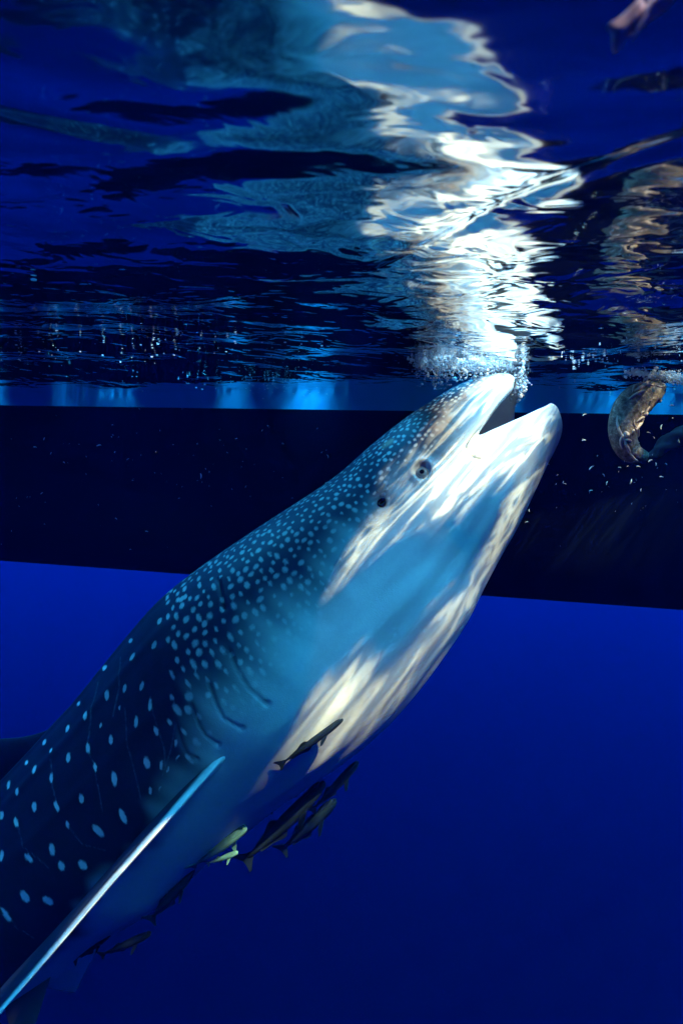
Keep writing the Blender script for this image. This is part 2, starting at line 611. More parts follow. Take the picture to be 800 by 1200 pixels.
# traced pale marks on the trunk: x, y, half length, half width, lean of the long axis (degrees from upright)
MARKS = [(187, 728, 6, 3, 30), (213, 702, 6, 3, 35), (181, 756, 7, 3, 25), (156, 770, 7, 3, 28), (153, 751, 4, 2.4, 30), (123, 783, 5, 2, 35), (166, 804, 8, 2.7, 18),
         (146, 807, 7, 2.7, 12), (126, 815, 8, 3, 8), (96, 811, 4, 2, 35), (92, 825, 4, 2, 30), (76, 832, 4, 2, 30), (101, 839, 7, 3, 10), (79, 854, 6, 2.6, 15),
         (57, 851, 4, 2.4, 30), (52, 870, 5, 2.4, 25), (176, 826, 10, 2.6, -2), (160, 846, 9, 3.2, -2), (130, 867, 8, 3.2, -2), (103, 877, 8, 3.2, -5),
         (183, 857, 8, 3, -18), (80, 888, 8, 3.2, 5), (41, 902, 7, 3, 12), (17, 887, 6, 2.4, 20), (60, 880, 4, 2, 20), (31, 894, 4, 2, 20), (112, 899, 7, 2.8, -14),
         (60, 912, 8, 2.6, 2), (134, 913, 12, 4.2, -6), (172, 894, 10, 4.6, -12), (206, 871, 6, 2.2, 8), (189, 897, 8, 2.2, 4), (197, 902, 5, 1.6, 20), (10, 920, 7, 2.4, 10),
         (21, 928, 6, 2.4, 5), (96, 936, 8, 3.6, 0), (40, 946, 8, 3.6, -4), (67, 945, 9, 3.2, -28), (19, 964, 8, 3.2, -15), (79, 967, 6, 2.6, -15),
         (144, 957, 13, 4.4, -24), (115, 974, 13, 5, -44), (61, 996, 10, 4.2, -12), (72, 1015, 8, 4.8, -20), (34, 1006, 9, 4, -38), (2, 1003, 9, 3.4, 4),
         (97, 1014, 9, 5.4, -40), (29, 1051, 11, 5.4, -32), (56, 1056, 10, 5, -55), (7, 1072, 14, 3.6, -35), (2, 956, 7, 3, 5), (208, 888, 6, 1.4, 30), (187, 925, 5, 1.3, 35),
         (176, 927, 6, 2.6, -5), (118, 850, 4, 1.6, 10), (148, 740, 3, 1.5, 30), (140, 830, 4, 1.6, 5)]
# faint long lines between the rows
LINES = [[(146, 830), (150, 874), (161, 919), (165, 937)], [(103, 880), (112, 900), (116, 926), (120, 952)], [(79, 967), (97, 990), (124, 997)],
         [(176, 815), (184, 850), (193, 880), (192, 905)], [(141, 770), (140, 805), (132, 840)], [(20, 966), (28, 992), (60, 1020)], [(7, 1072), (20, 1088), (40, 1100)],
         [(60, 890), (61, 920), (67, 945)], [(115, 800), (108, 830), (103, 870)], [(205, 850), (200, 880), (190, 910)]]
SLITS = [[(268, 762), (279, 788), (290, 805), (313, 825)], [(244, 800), (253, 826), (262, 842), (283, 853)], [(224, 826), (233, 850), (241, 862), (255, 872)], [(205, 846), (212, 870), (219, 882), (230, 890)],
         [(255, 680), (258, 697), (262, 712)]]
LIP = [[(583, 480), (574, 489), (562, 501), (551, 513), (546, 522), (549, 531), (556, 536), (563, 538)]]


def build_shark():
    root = tag(link('whale_shark', None), 'huge whale shark rising open-mouthed to the surface, white belly and pale-spotted dark back', 'shark')
    NTH = 480
    th = np.linspace(-math.pi, math.pi, NTH, endpoint=False) + math.pi / NTH
    # rows run from the lips to the tail
    rs = np.concatenate([np.linspace(0, 19, 470), np.linspace(19.2, 24, 40)])
    tdeg = np.abs(np.degrees(th))
    rim = np.interp(tdeg, RIM_T, RIM_S)
    rim = np.convolve(np.r_[rim[-6:], rim, rim[:6]], np.hanning(7) / np.hanning(7).sum(), 'same')[6:-6]
    S = rs[:, None] + rim[None, :] * np.clip(1 - rs[:, None] / 8, 0, 1)
    TH = np.broadcast_to(th[None, :], S.shape)
    pts = body_point(S, TH)
    px, py = npix(pts)
    # flank features are taken from the visible side and mirrored to the other
    vis = np.sin(TH + TILT * 0.6) > -0.05
    mir = np.arange(NTH)[::-1]

    def both(a):
        a = np.where(vis, a, 0)
        b = a[:, mir]
        return np.maximum(a, np.where(np.sin(TH) < 0, b, 0))

    # rings sizes in metres for spot spacing
    mpp = smooth_interp(DEPTH, S) / F
    bl = np.interp(S.ravel(), KS, BELLY).reshape(S.shape)
    wob = 5 * np.sin(3.1 * S + 1) + 3 * np.sin(7.7 * S) + 2 * np.sin(13 * S + TH * 5)
    soft = np.interp(S.ravel(), [0, 3, 8, 10, 12, 14, 24], [18, 14, 18, 22, 16, 8, 8]).reshape(S.shape)
    at = np.abs(np.degrees(TH))
    belly = sstep(-soft, soft, at - bl - wob * 0.6)

    # spots: variable-density darts on the surface
    cand_S = rng.uniform(0.3, 24, 60000)
    cand_t = rng.uniform(-math.pi, math.pi, 60000)
    cp = body_point(cand_S, cand_t)
    cx, cyy = npix(cp)
    keep_x, keep = [], []
    cell = {}
    sp_tab = np.interp(cand_S, [0, 2, 4, 6, 8, 10, 11, 12, 13, 14, 24], [5.2, 5.5, 6.0, 6.8, 7.8, 9.2, 10.5, 14, 26, 38, 42]) * 0.0035
    belly_c = np.abs(np.degrees(cand_t)) - np.interp(cand_S, KS, BELLY)
    traced = (np.sin(cand_t + TILT * 0.6) > -0.1) & (cx > -30) & (cx < 222) & ((cx + cyy) < 1400) & (cand_S > 10.6)
    traced &= ~((cx > 195) & (cyy < 860))
    for i in range(len(cand_S)):
        if belly_c[i] > 20 or traced[i]:
            continue
        r = sp_tab[i]
        key = (int(cp[i, 0] // 0.15), int(cp[i, 1] // 0.15), int(cp[i, 2] // 0.15))
        ok = True
        for dx in (-1, 0, 1):
            for dy in (-1, 0, 1):
                for dz in (-1, 0, 1):
                    for j in cell.get((key[0] + dx, key[1] + dy, key[2] + dz), ()):
                        if np.sum((cp[i] - cp[j]) ** 2) < (r * 0.93) ** 2:
                            ok = False
                            break
                    if not ok:
                        break
                if not ok:
                    break
            if not ok:
                break
        if ok:
            cell.setdefault(key, []).append(i)
            keep.append(i)
    kd = kdtree.KDTree(len(keep))
    for n, i in enumerate(keep):
        kd.insert(cp[i], n)
    kd.balance()
    sstr = {n: rng.uniform(0.75, 1.35) for n in range(len(keep))}
    srad = {n: min(sp_tab[i], 0.040) * rng.uniform(0.24, 0.42) for n, i in enumerate(keep)}
    sgain = {n: rng.uniform(0.35, 1.0) for n in range(len(keep))}
    # local axis direction for stretch along the section
    flat = pts.reshape(-1, 3)
    tang = np.zeros_like(pts)
    tang[1:-1] = pts[2:] - pts[:-2]
    tang[0], tang[-1] = pts[1] - pts[0], pts[-1] - pts[-2]
    tang /= np.linalg.norm(tang, axis=-1, keepdims=True) + 1e-9
    tf = tang.reshape(-1, 3)
    spot = np.zeros(len(flat))
    bf = belly.reshape(-1)
    fS = S.reshape(-1)
    kpos = np.array([cp[i] for i in keep])
    for v in np.nonzero(bf < 0.985)[0]:
        co, n, dist = kd.find(flat[v])
        if dist > 0.10:
            continue
        dv = flat[v] - kpos[n]
        al = abs(dv @ tf[v])
        ac = math.sqrt(max(0.0, dist * dist - al * al))
        el = 1.0 + 0.35 * min(1, max(0, fS[v] - 6) / 6)
        q = math.hypot(al * el * sstr[n], ac / (1 + 0.7 * (el - 1)) / sstr[n]) / srad[n]
        if q < 1.6:
            t = min(1, max(0, (1.5 - q) / 0.9))
            spot[v] = t * (0.62 + 0.38 * sgain[n])
    spot = spot.reshape(S.shape)
    ext = np.zeros_like(spot)
    for (mx, my, ln, wdt, lean) in MARKS:
        a = math.radians(lean)
        ux, uy = math.sin(a), -math.cos(a)
        dx, dy = px - mx, py - my
        q = np.hypot((dx * ux + dy * uy) / (ln * 0.74), (dx * uy - dy * ux) / (wdt * 0.78))
        ext = np.maximum(ext, sstep(1.35, 0.6, q))
    for ln in LINES:
        d = seg_dist(px, py, ln)
        ext = np.maximum(ext, 0.27 * sstep(3.0, 0.2, d))
    ext = np.where((at < bl + 25), ext, 0)
    spot = np.maximum(spot, both(ext))

    crease = np.zeros_like(spot)
    dent = np.zeros_like(spot)
    for ln in SLITS:
        d = seg_dist(px, py, ln)
        crease = np.maximum(crease, 0.45 * np.exp(-(d / 1.5) ** 2))
        dent = np.maximum(dent, 0.012 * np.exp(-(d / 3.0) ** 2))
        # flap bulging ahead of each slit
        d2 = seg_dist(px + 5, py + 5, ln)
        dent -= 0.008 * np.exp(-(d2 / 6) ** 2)
    for ln in LIP:
        d = seg_dist(px, py, ln)
        crease = np.maximum(crease, 0.8 * np.exp(-(d / 1.1) ** 2))
        dent = np.maximum(dent, 0.005 * np.exp(-(d / 1.6) ** 2))
    # spiracle behind the eye and the eye socket
    d = np.hypot((px - 447.5) / 0.8, py - 588.5)
    crease = np.maximum(crease, sstep(6.5, 4.0, d))
    dent = np.maximum(dent, 0.022 * np.exp(-(d / 5.0) ** 2))
    d = np.hypot(px - 494.5, py - 552)
    dent = np.maximum(dent, 0.016 * sstep(12, 6, d)) - 0.006 * np.exp(-((d - 13) / 3.5) ** 2)
    crease, dent = both(crease), np.where(vis, dent, 0)
    dent = dent + np.where(np.sin(TH) < 0, dent[:, mir], 0) * (~vis)
    # scars: tan chafing round the jaw, red scratches on the crown
    scar = np.maximum(0.5 * np.exp(-(np.hypot((px - 522) / 26, (py - 500) / 24)) ** 2),
                      0.95 * np.exp(-(seg_dist(px, py, [(449, 523), (459, 516)]) / 2.6) ** 2))
    scar = np.maximum(scar, 0.5 * np.exp(-(seg_dist(px, py, [(545, 466), (525, 480), (512, 496)]) / 5) ** 2))
    scar = np.where(vis, scar, 0)
    # body ridges along the flank and soft folds of the throat
    ridge = np.zeros_like(spot)
    for a0 in (38, 62, 88):
        ridge += 0.005 * np.exp(-((at - a0) / 3.2) ** 2) * sstep(8, 12, S)
    fold = 0.0025 * np.sin(at * 0.42 + 1.2 * np.sin(S * 0.9)) * sstep(100, 125, at) * sstep(2, 4, S) * (1 - sstep(11, 14, S))
    nrm = np.cross(np.roll(pts, -1, 1) - np.roll(pts, 1, 1), tang)
    nrm /= np.linalg.norm(nrm, axis=-1, keepdims=True) + 1e-9
    cen = body_point(S, TH, 0.0)
    sgn = np.sign(np.sum(nrm * (pts - cen), -1, keepdims=True))
    nrm *= sgn
    pts = pts + nrm * (ridge + fold - dent)[..., None]

    # lips and mouth lining: rows that turn in over the rim and run back to the throat
    inner, im = [], []
    r0 = S[0]
    for off, k, lin in ((-0.06, 0.995, 0), (-0.11, 0.98, 0), (-0.15, 0.955, 0), (-0.14, 0.925, 0.2), (-0.08, 0.90, 0.5), (0.04, 0.885, 0.9), (0.16, 0.88, 1), (0.5, 0.87, 1), (1.0, 0.86, 1), (1.8, 0.84, 1), (2.6, 0.82, 1), (3.6, 0.76, 1), (4.6, 0.62, 1), (5.4, 0.40, 1), (5.7, 0.05, 1)):
        jaw = 1.0 + 1.5 * sstep(110, 150, tdeg) + 0.8 * sstep(85, 40, tdeg)
        k = 1 - (1 - k) * (jaw if off < 0.2 else 1 + (jaw - 1) * max(0, 1 - off / 3))
        if off < 0.2:
            off = off * (1 + 0.15 * (jaw - 1))
            Si = np.maximum(r0 + off, 0.0)
            push = np.minimum(r0 + off, 0.0)
        else:
            Si = r0 + (6.2 - r0) * (off / 5.7)
            push = 0 * r0
        p = body_point(Si, th, k)
        ax = body_point(np.full_like(th, 0.0), th, 0.0) - body_point(np.full_like(th, 1.0), th, 0.0)
        p = p + ax * (-push)[:, None]
        inner.append(p)
        im.append(np.full(NTH, lin))
    inner = np.array(inner)[::-1]
    im = np.array(im)[::-1]
    allp = np.concatenate([inner, pts], 0)
    ni = len(inner)

    def pad(a, fill=0.0, frm=None):
        z = np.zeros((ni, NTH)) + fill
        if frm is not None:
            z[:] = frm
        return np.concatenate([z, a], 0)
    me = gridmesh('shark_body', allp, True)
    attr(me, 'spot', pad(spot * (1 - belly * 0.6)))
    attr(me, 'belly', pad(belly, 0, belly[0]))
    attr(me, 'gain', pad(np.interp(S.ravel(), [0, 4, 9, 12, 14, 24], [0.70, 0.52, 0.36, 0.55, 1.0, 1.0]).reshape(S.shape)))  # spots toned down on head and shoulder in place of weaker overhead light
    attr(me, 'crease', pad(crease))
    attr(me, 'scar', pad(scar))
    attr(me, 'mouth', np.concatenate([im, np.zeros_like(spot)], 0))
    link('body', me, M['skin'], root)

    # eyes
    def surf_at(x, y, flip=False):
        i = np.argmin(np.where(vis, np.hypot(px - x, py - y), 1e9))
        r, c = divmod(i, NTH)
        if flip:
            c = mir[c]
        return Vector(pts[r, c]), Vector(nrm[r, c]), Vector(tang[r, c])

    for fl in (False, True):
        p, n, tg = surf_at(447.5, 588.5, fl)
        n = n.normalized()
        tg = (tg - n * tg.dot(n)).normalized()
        sd = n.cross(tg)
        g = np.zeros((5, 20, 3))
        for i, (r, z) in enumerate(((0.0165, 0.014), (0.0150, 0.0225), (0.0125, 0.0235), (0.009, 0.019), (0.0005, 0.012))):
            for k in range(20):
                a = -k / 20 * 2 * math.pi
                g[i, k] = p + n * z + tg * (r * 1.15 * math.cos(a)) + sd * (r * 0.8 * math.sin(a))
        link('spiracle', gridmesh('spiracle', g, True), M['pupil'], root)
    for fl in (False, True):
        p, n, tg = surf_at(494.5, 552, fl)
        n = n.normalized()
        q = n.to_track_quat('Z', 'Y')
        for nm, prof, m in (('eyeball', [(0.028, -0.010), (0.028, 0.000), (0.026, 0.006), (0.0225, 0.0085), (0.0195, 0.0080)], 'rim'),
                            ('iris', [(0.0197, 0.0081), (0.0187, 0.0102), (0.0165, 0.0118), (0.0125, 0.0130), (0.0095, 0.0135)], 'iris'),
                            ('pupil', [(0.0096, 0.0134), (0.0093, 0.0142), (0.006, 0.0150), (0.0005, 0.0153)], 'pupil')):
            g = np.zeros((len(prof), 28, 3))
            for i, (r, z) in enumerate(prof):
                for k in range(28):
                    a = -k / 28 * 2 * math.pi
                    g[i, k] = p + q @ Vector((0.86 * r * math.cos(a), 0.86 * r * math.sin(a), z))
            o = gridmesh(nm, g, True)
            if nm == 'eyeball':
                eb = link('eye', o, M[m], root)
            else:
                link(nm, o, M[m], eb)

    # fins: airfoil sections between a leading and a trailing edge
    def fin(name, lead, trail, thick, label=None, nose=0.12, up=None, n=60, m=40):
        lead = [Vector(v) for v in lead]
        trail = [Vector(v) for v in trail]
        tt = np.linspace(0, len(lead) - 1, n)
        LE = smooth_interp(np.array([tuple(v) for v in lead]), tt)
        TE = smooth_interp(np.array([tuple(v) for v in trail]), tt)
        tk = np.interp(tt, np.arange(len(thick)), thick)
        span = np.gradient(LE, axis=0)
        chord = TE - LE
        nv = np.cross(span, chord)
        nv /= np.linalg.norm(nv, axis=1, keepdims=True) + 1e-9
        ph = np.linspace(0, 2 * math.pi, m, endpoint=False)
        cpos = (1 - np.cos(ph)) / 2
        th_ = np.sign(np.sin(ph)) * (1.4845 * np.sqrt(cpos) - 0.63 * cpos - 1.758 * cpos ** 2 + 1.4215 * cpos ** 3 - 0.5180 * cpos ** 4)
        g = LE[:, None] + chord[:, None] * cpos[None, :, None] + nv[:, None] * (tk[:, None] * th_[None])[..., None]
        me = gridmesh(name, g, True)
        side = np.broadcast_to(np.sin(ph)[None], (n, m))
        cc = np.broadcast_to(cpos[None], (n, m))
        return me, g, side, cc

    def fin_obj(name, lead, trail, thick, pale_side=1, edge=0.0, sp=0.0, allpale=0.0):
        me, g, side, cc = fin(name, lead, trail, thick)
        b = sstep(-0.05, 0.15, side * pale_side) if pale_side else np.zeros_like(side)
        b = np.maximum(b, sstep(edge, edge * 0.55, cc)) if edge else b
        b = np.maximum(b, allpale)
        s = np.zeros_like(b)
        if sp:
            r2 = np.random.default_rng(3)
            fx, fy = npix(g)
            for _ in range(40):
                i, j = r2.integers(0, g.shape[0]), r2.integers(0, g.shape[1])
                q = np.linalg.norm(g - g[i, j], axis=-1) / r2.uniform(0.012, 0.02)
                s = np.maximum(s, sp * sstep(1.2, 0.6, q))
        attr(me, 'spot', s)
        attr(me, 'belly', b)
        for k in ('crease', 'scar', 'mouth', 'gain'):
            attr(me, k, np.zeros_like(b))
        return link(name, me, M['skin'], root)

    # pectoral fin towards the viewer, its pale leading edge lit
    le = [P(345, 815, 2.20), P(276, 874, 1.985), P(200, 958, 1.78), P(130, 1037, 1.64), P(60, 1119, 1.53), P(-5, 1194, 1.45), P(-60, 1256, 1.40)]
    te = [P(225, 905, 2.25), P(165, 975, 2.16), P(112, 1036, 2.04), P(62, 1092, 1.90), P(8, 1150, 1.76), P(-40, 1206, 1.60), P(-68, 1258, 1.42)]
    fin_obj('pectoral_fin', le, te, [0.060, 0.044, 0.026, 0.019, 0.014, 0.009, 0.003], PECT_SIDE, 0.12, 0.0)
    # the other pectoral fin, its tip showing below the belly
    le = [P(250, 960, 2.70), P(190, 1030, 2.78), P(150, 1070, 2.84), P(116, 1110, 2.90), P(88, 1163, 2.94)]
    te = [P(140, 1040, 2.70), P(110, 1080, 2.78), P(88, 1110, 2.84), P(66, 1135, 2.90), P(54, 1158, 2.94)]
    fin_obj('pectoral_fin', le, te, [0.03, 0.03, 0.025, 0.018, 0.006], -1, 0.0, 0.0, 0.95)
    # pelvic fin
    le = [P(75, 1105, 2.32), P(58, 1150, 2.32), P(40, 1205, 2.33), P(28, 1235, 2.34)]
    te = [P(-10, 1120, 2.36), P(0, 1150, 2.36), P(10, 1200, 2.36), P(26, 1236, 2.345)]
    fin_obj('pelvic_fin', le, te, [0.02, 0.02, 0.014, 0.004], 1, 0.0, 0.0, 0.12)
    # first dorsal fin
    le = [P(90, 838, 2.60), P(40, 861, 2.62), P(-20, 866, 2.65), P(-110, 862, 2.69), P(-190, 868, 2.72)]
    te = [P(-60, 985, 2.66), P(-90, 960, 2.68), P(-130, 935, 2.70), P(-180, 910, 2.72), P(-200, 880, 2.73)]
    fin_obj('dorsal_fin', le, te, [0.04, 0.04, 0.03, 0.02, 0.005], 0, 0.0, 0.0, 0.0)
    # tail fin
    le = [P(-860, 1680, 3.45), P(-960, 1640, 3.55), P(-1080, 1540, 3.65), P(-1200, 1400, 3.75)]
    te = [P(-900, 1735, 3.50), P(-985, 1700, 3.57), P(-1110, 1590, 3.66), P(-1206, 1406, 3.75)]
    fin_obj('tail_fin', le, te, [0.05, 0.04, 0.025, 0.006], 1, 0.0, 0.0, 0.0)
    le = [P(-860, 1700, 3.45), P(-940, 1790, 3.5), P(-990, 1880, 3.55)]
    te = [P(-900, 1690, 3.52), P(-975, 1750, 3.55), P(-1000, 1884, 3.56)]
    fin_obj('tail_fin', le, te, [0.05, 0.03, 0.006], 1, 0.0, 0.0, 0.0)
    return root


PECT_SIDE = 1
shark = build_shark()


# ------------------------------------------------------------------ remoras
def build_remora():
    """unit-length fish along +X (head), back +Z"""
    prof = [(0.5, 0.004, 0.010), (0.49, 0.018, 0.036), (0.46, 0.032, 0.052), (0.40, 0.046, 0.062), (0.30, 0.060, 0.068), (0.18, 0.068, 0.066), (0.05, 0.066, 0.058), (-0.08, 0.056, 0.046),
            (-0.2, 0.042, 0.034), (-0.3, 0.028, 0.024), (-0.37, 0.020, 0.016), (-0.41, 0.019, 0.012), (-0.43, 0.010, 0.006)]
    NK = 16
    g = np.zeros((len(prof), NK, 3))
    for i, (x, h, w) in enumerate(prof):
        for k in range(NK):
            a = k / NK * 2 * math.pi
            z = math.sin(a) * h
            if x > 0.15:
                z = min(z, h * 0.72)
            bend = 0.10 * max(0, 0.1 - x) ** 2
            g[i, k] = (x, math.cos(a) * w + bend, z)
    body = gridmesh('remora_body', g, True)

    def plate(name, outline, t=0.006, axis='Y'):
        n = len(outline)
        vs, fs = [], []
        for s in (1, -1):
            for (a, b) in outline:
                vs.append((a, s * t * 0.5, b) if axis == 'Y' else (a, b, s * t * 0.5))
        fs.append(list(range(n)))
        fs.append([2 * n - 1 - i for i in range(n)])
        for i in range(n):
            j = (i + 1) % n
            fs.append([i, i + n, j + n, j])
        return mesh(name, np.array(vs), fs, False)
    tail = plate('remora_tail', [(-0.38, 0.018), (-0.43, 0.050), (-0.50, 0.110), (-0.525, 0.108), (-0.50, 0.05), (-0.49, 0.0), (-0.50, -0.05), (-0.525, -0.108), (-0.50, -0.110), (-0.43, -0.050), (-0.38, -0.018)])
    tail.transform(Matrix.Translation((0, 0.028, 0)))
    dors = plate('remora_dorsal', [(0.0, 0.055), (-0.05, 0.105), (-0.09, 0.105), (-0.18, 0.062), (-0.30, 0.040), (-0.31, 0.024), (-0.15, 0.042)])
    anal = plate('remora_anal', [(0.0, -0.055), (-0.06, -0.10), (-0.10, -0.098), (-0.18, -0.060), (-0.30, -0.040), (-0.31, -0.024), (-0.15, -0.042)])
    pec = plate('remora_pectoral', [(0.26, 0.055), (0.20, 0.13), (0.14, 0.185), (0.11, 0.18), (0.13, 0.11), (0.18, 0.055)], 0.006, 'Z')
    # sucking disc with ridges
    dg = []
    df = []
    N = 18
    ring = [(0.345 + 0.125 * math.cos(2 * math.pi * k / N), 0.040 * math.sin(2 * math.pi * k / N)) for k in range(N)]
    for z, s in ((0.026, 1.0), (0.044, 1.0), (0.049, 0.9), (0.046, 0.75)):
        for (a, b) in ring:
            dg.append((0.345 + (a - 0.345) * s, b * s, z))
    for r in range(3):
        for k in range(N):
            df.append([r * N + k, r * N + (k + 1) % N, (r + 1) * N + (k + 1) % N, (r + 1) * N + k])
    df.append([3 * N + k for k in range(N)])
    disc = mesh('remora_disc', np.array(dg), df)
    return body, tail, dors, anal, pec, disc


REM = build_remora()


def remora(head, tail, dh, dt, mat, label, roll=0.0, fat=1.0, splay=0.0):
    a, b = P(*head, dh), P(*tail, dt)
    root = tag(link('remora', None), label, 'remora', 'remoras under the shark')
    ln = (a - b).length
    x = (a - b).normalized()
    up = (Vector((-1, 0, 1)) - x * x.dot(Vector((-1, 0, 1)))).normalized()
    y = up.cross(x)
    mt = Matrix((x, y, up)).transposed().to_4x4() @ Matrix.Rotation(roll, 4, 'X')
    root.matrix_world = Matrix.Translation((a + b) / 2) @ mt @ Matrix.Diagonal((ln, ln * fat, ln * fat, 1))
    for nm, me in zip(('body', 'tail_fin', 'dorsal_fin', 'anal_fin', 'pectoral_fin', 'sucking_disc'), REM):
        me2 = me.copy()
        me2.materials.clear()
        o = link(nm, me2, mat, root)
        if nm == 'pectoral_fin':
            o.matrix_parent_inverse = Matrix.Identity(4)
            o.rotation_euler = (R(-25 - splay), 0, 0)
            o2 = link('pectoral_fin', me2.copy(), (), root)
            o2.scale = (1, -1, 1)
            o2.rotation_euler = (R(25 + splay), 0, 0)
    return root


remora((402, 843), (326, 899), 1.92, 1.96, M['remora_dark'], 'slim black remora outlined against the sunlit white belly', R(12), 0.65)
remora((381, 917), (284, 1014), 2.28, 2.30, M['remora_dark'], 'biggest and darkest remora, in the middle of the group under the belly', R(8), 0.95)
remora((420, 893), (364, 953), 2.42, 2.44, M['remora_mid'], 'remora swimming farthest ahead of the group, just below the belly edge', R(20), 0.9)
remora((394, 938), (328, 1000), 2.44, 2.50, M['remora_mid'], 'grey-blue remora below and behind the biggest dark remora', R(10), 1.1)
remora((358, 906), (314, 953), 2.24, 2.27, M['remora_mid'], 'small dusky remora above the biggest dark one, against the blue belly', R(25), 1.0)
remora((289, 969), (224, 1020), 2.15, 2.18, M['remora_pale'], 'pale greenish remora with its fins spread, beside the belly edge', R(48), 1.0, 30)
remora((279, 999), (242, 1014), 2.16, 2.18, M['remora_pale'], 'short pale remora just below the one with spread fins', R(20), 1.1)
remora((228, 1018), (174, 1082), 2.24, 2.28, M['remora_mid'], 'dim remora trailing behind the two pale ones', R(12), 1.0)
remora((177, 1094), (116, 1122), 2.20, 2.24, M['remora_dark'], 'thin dark remora near the tip of the pale far fin', R(15), 0.9)
remora((132, 1092), (84, 1128), 2.30, 2.32, M['remora_dark'], 'rearmost dark remora crossing the pale far fin', R(0), 1.0)


# ------------------------------------------------------------------ bait bundle at the right edge
SACK_FACE = 1


def build_bait():
    root = tag(link('bait_bundle', None), 'brown mottled curved bait bundle hanging under the surface foam', 'bait')
    path = [(774, 450), (764, 458), (750, 468), (736, 482), (730, 500), (732, 518), (743, 531), (758, 535)]
    rad = [8, 14, 18, 19, 17, 15, 11, 5]
    tt = np.linspace(0, len(path) - 1, 60)
    c = smooth_interp(np.array([tuple(P(x, y, 2.15)) for x, y in path]), tt)
    r = np.interp(tt, np.arange(len(rad)), rad) * 2.15 / F
    tg = np.gradient(c, axis=0)
    tg /= np.linalg.norm(tg, axis=1, keepdims=True)
    n1 = np.cross(tg, np.array((0, -1.0, 0)))
    n1 /= np.linalg.norm(n1, axis=1, keepdims=True)
    n2 = np.cross(tg, n1)
    ph = np.linspace(0, 2 * math.pi, 48, endpoint=False)
    lump = np.zeros((60, 48))
    for _ in range(50):
        i, j, s = rng.uniform(0, 60), rng.uniform(0, 6.28), rng.uniform(2, 6)
        dj = np.abs((ph - j + math.pi) % (2 * math.pi) - math.pi)
        lump += rng.uniform(-0.18, 0.22) * np.exp(-((np.arange(60)[:, None] - i) / s) ** 2 - (dj[None] / (s * 0.11)) ** 2)
    rr = r[:, None] * (1 + np.clip(lump, -0.3, 0.35))
    g = c[:, None] + rr[..., None] * (np.cos(ph)[None, :, None] * n1[:, None] + np.sin(ph)[None, :, None] * n2[:, None] * 0.8)
    t = NT('bait_flesh')
    co = t.coord()
    n = t.noise(60, 6, co, 0.7)
    b = t.noise(22, 4, co, 0.6)
    col = t.ramp(n, [(0.3, (0.04, 0.027, 0.022)), (0.46, (0.15, 0.11, 0.08)), (0.58, (0.28, 0.21, 0.16)), (0.72, (0.60, 0.48, 0.40))])
    col = t.mix(t.ramp(b, [(0.55, (0, 0, 0)), (0.68, (1, 1, 1))]), col, (0.05, 0.04, 0.05, 1))
    m = t.principled(col, 0.5, 0.4, n, 0.6, 0.01)
    link('sack', gridmesh('bait_sack', g, True), m, root)
    pale = mat_plain('bait_strand', (0.50, 0.38, 0.32), 0.45, 0.4, 0.3, 80)
    # loose pale strands lying over it
    r4 = np.random.default_rng(21)
    for _ in range(26):
        i0, j0 = r4.uniform(8, 52), r4.uniform(-1.3, 1.3)
        di, dj = r4.normal(0, 0.55), r4.normal(0, 0.05)
        ci, cj = r4.normal(0, 0.05), r4.normal(0, 0.006)
        pp = []
        for _k in range(14):
            jj = (j0 - math.pi / 2 * SACK_FACE) % (2 * math.pi) / (2 * math.pi) * 48
            a, b = int(np.clip(i0, 0, 59)), int(jj) % 48
            pp.append(c[a] + (g[a, b] - c[a]) * 1.04)
            i0, j0, di, dj = i0 + di, j0 + dj, di + ci, dj + cj
        pp = np.array(pp)
        pp = np.array([pp[max(0, k - 2):k + 3].mean(0) for k in range(14)])
        w = r4.uniform(0.003, 0.0085) * np.sin(np.linspace(0.3, math.pi - 0.15, 14))
        tgl = np.gradient(pp, axis=0) + 1e-7
        tgl /= np.linalg.norm(tgl, axis=1, keepdims=True)
        a1 = np.cross(tgl, (0, -1.0, 0))
        k = np.linspace(0, 2 * math.pi, 6, endpoint=False)
        gg = pp[:, None] + w[:, None, None] * (np.cos(k)[None, :, None] * a1[:, None] + np.sin(k)[None, :, None] * np.array((0, -1.0, 0)))
        link('strand', gridmesh('bait_strand', gg, True), pale, root)
    # dark trailing rag to the right of it
    rag = mat_plain('bait_rag', (0.05, 0.045, 0.065), 0.6, 0.3, 0.4, 30)
    pp = smooth_interp(np.array([tuple(P(x, y, d)) for x, y, d in ((752, 536, 2.15), (764, 533, 2.16), (778, 522, 2.18), (797, 511, 2.2), (830, 505, 2.22))]), np.linspace(0, 4, 40))
    w = np.interp(np.linspace(0, 4, 40), [0, 1, 2, 3, 4], [0.006, 0.014, 0.030, 0.034, 0.03])
    tgl = np.gradient(pp, axis=0)
    tgl /= np.linalg.norm(tgl, axis=1, keepdims=True)
    a1 = np.cross(tgl, (0, -1.0, 0))
    k = np.linspace(0, 2 * math.pi, 20, endpoint=False)
    wr = 1 + 0.15 * np.sin(np.linspace(0, 30, 40)[:, None] * 0.7 + 3 * k[None])
    gg = pp[:, None] + (w[:, None] * wr)[..., None] * (np.cos(k)[None, :, None] * a1[:, None] + 0.5 * np.sin(k)[None, :, None] * np.array((0, -1.0, 0)))
    link('trailing_end', gridmesh('bait_rag', gg, True), rag, root)


build_bait()


# ------------------------------------------------------------------ foam, bubbles, krill, scrap
def ico(sub=1):
    bm = bmesh.new()
    bmesh.ops.create_icosphere(bm, subdivisions=sub, radius=1.0)
    v = np.array([x.co[:] for x in bm.verts])
    f = np.array([[q.index for q in p.verts] for p in bm.faces])
    bm.free()
    return v, f


IV, IF = ico(1)


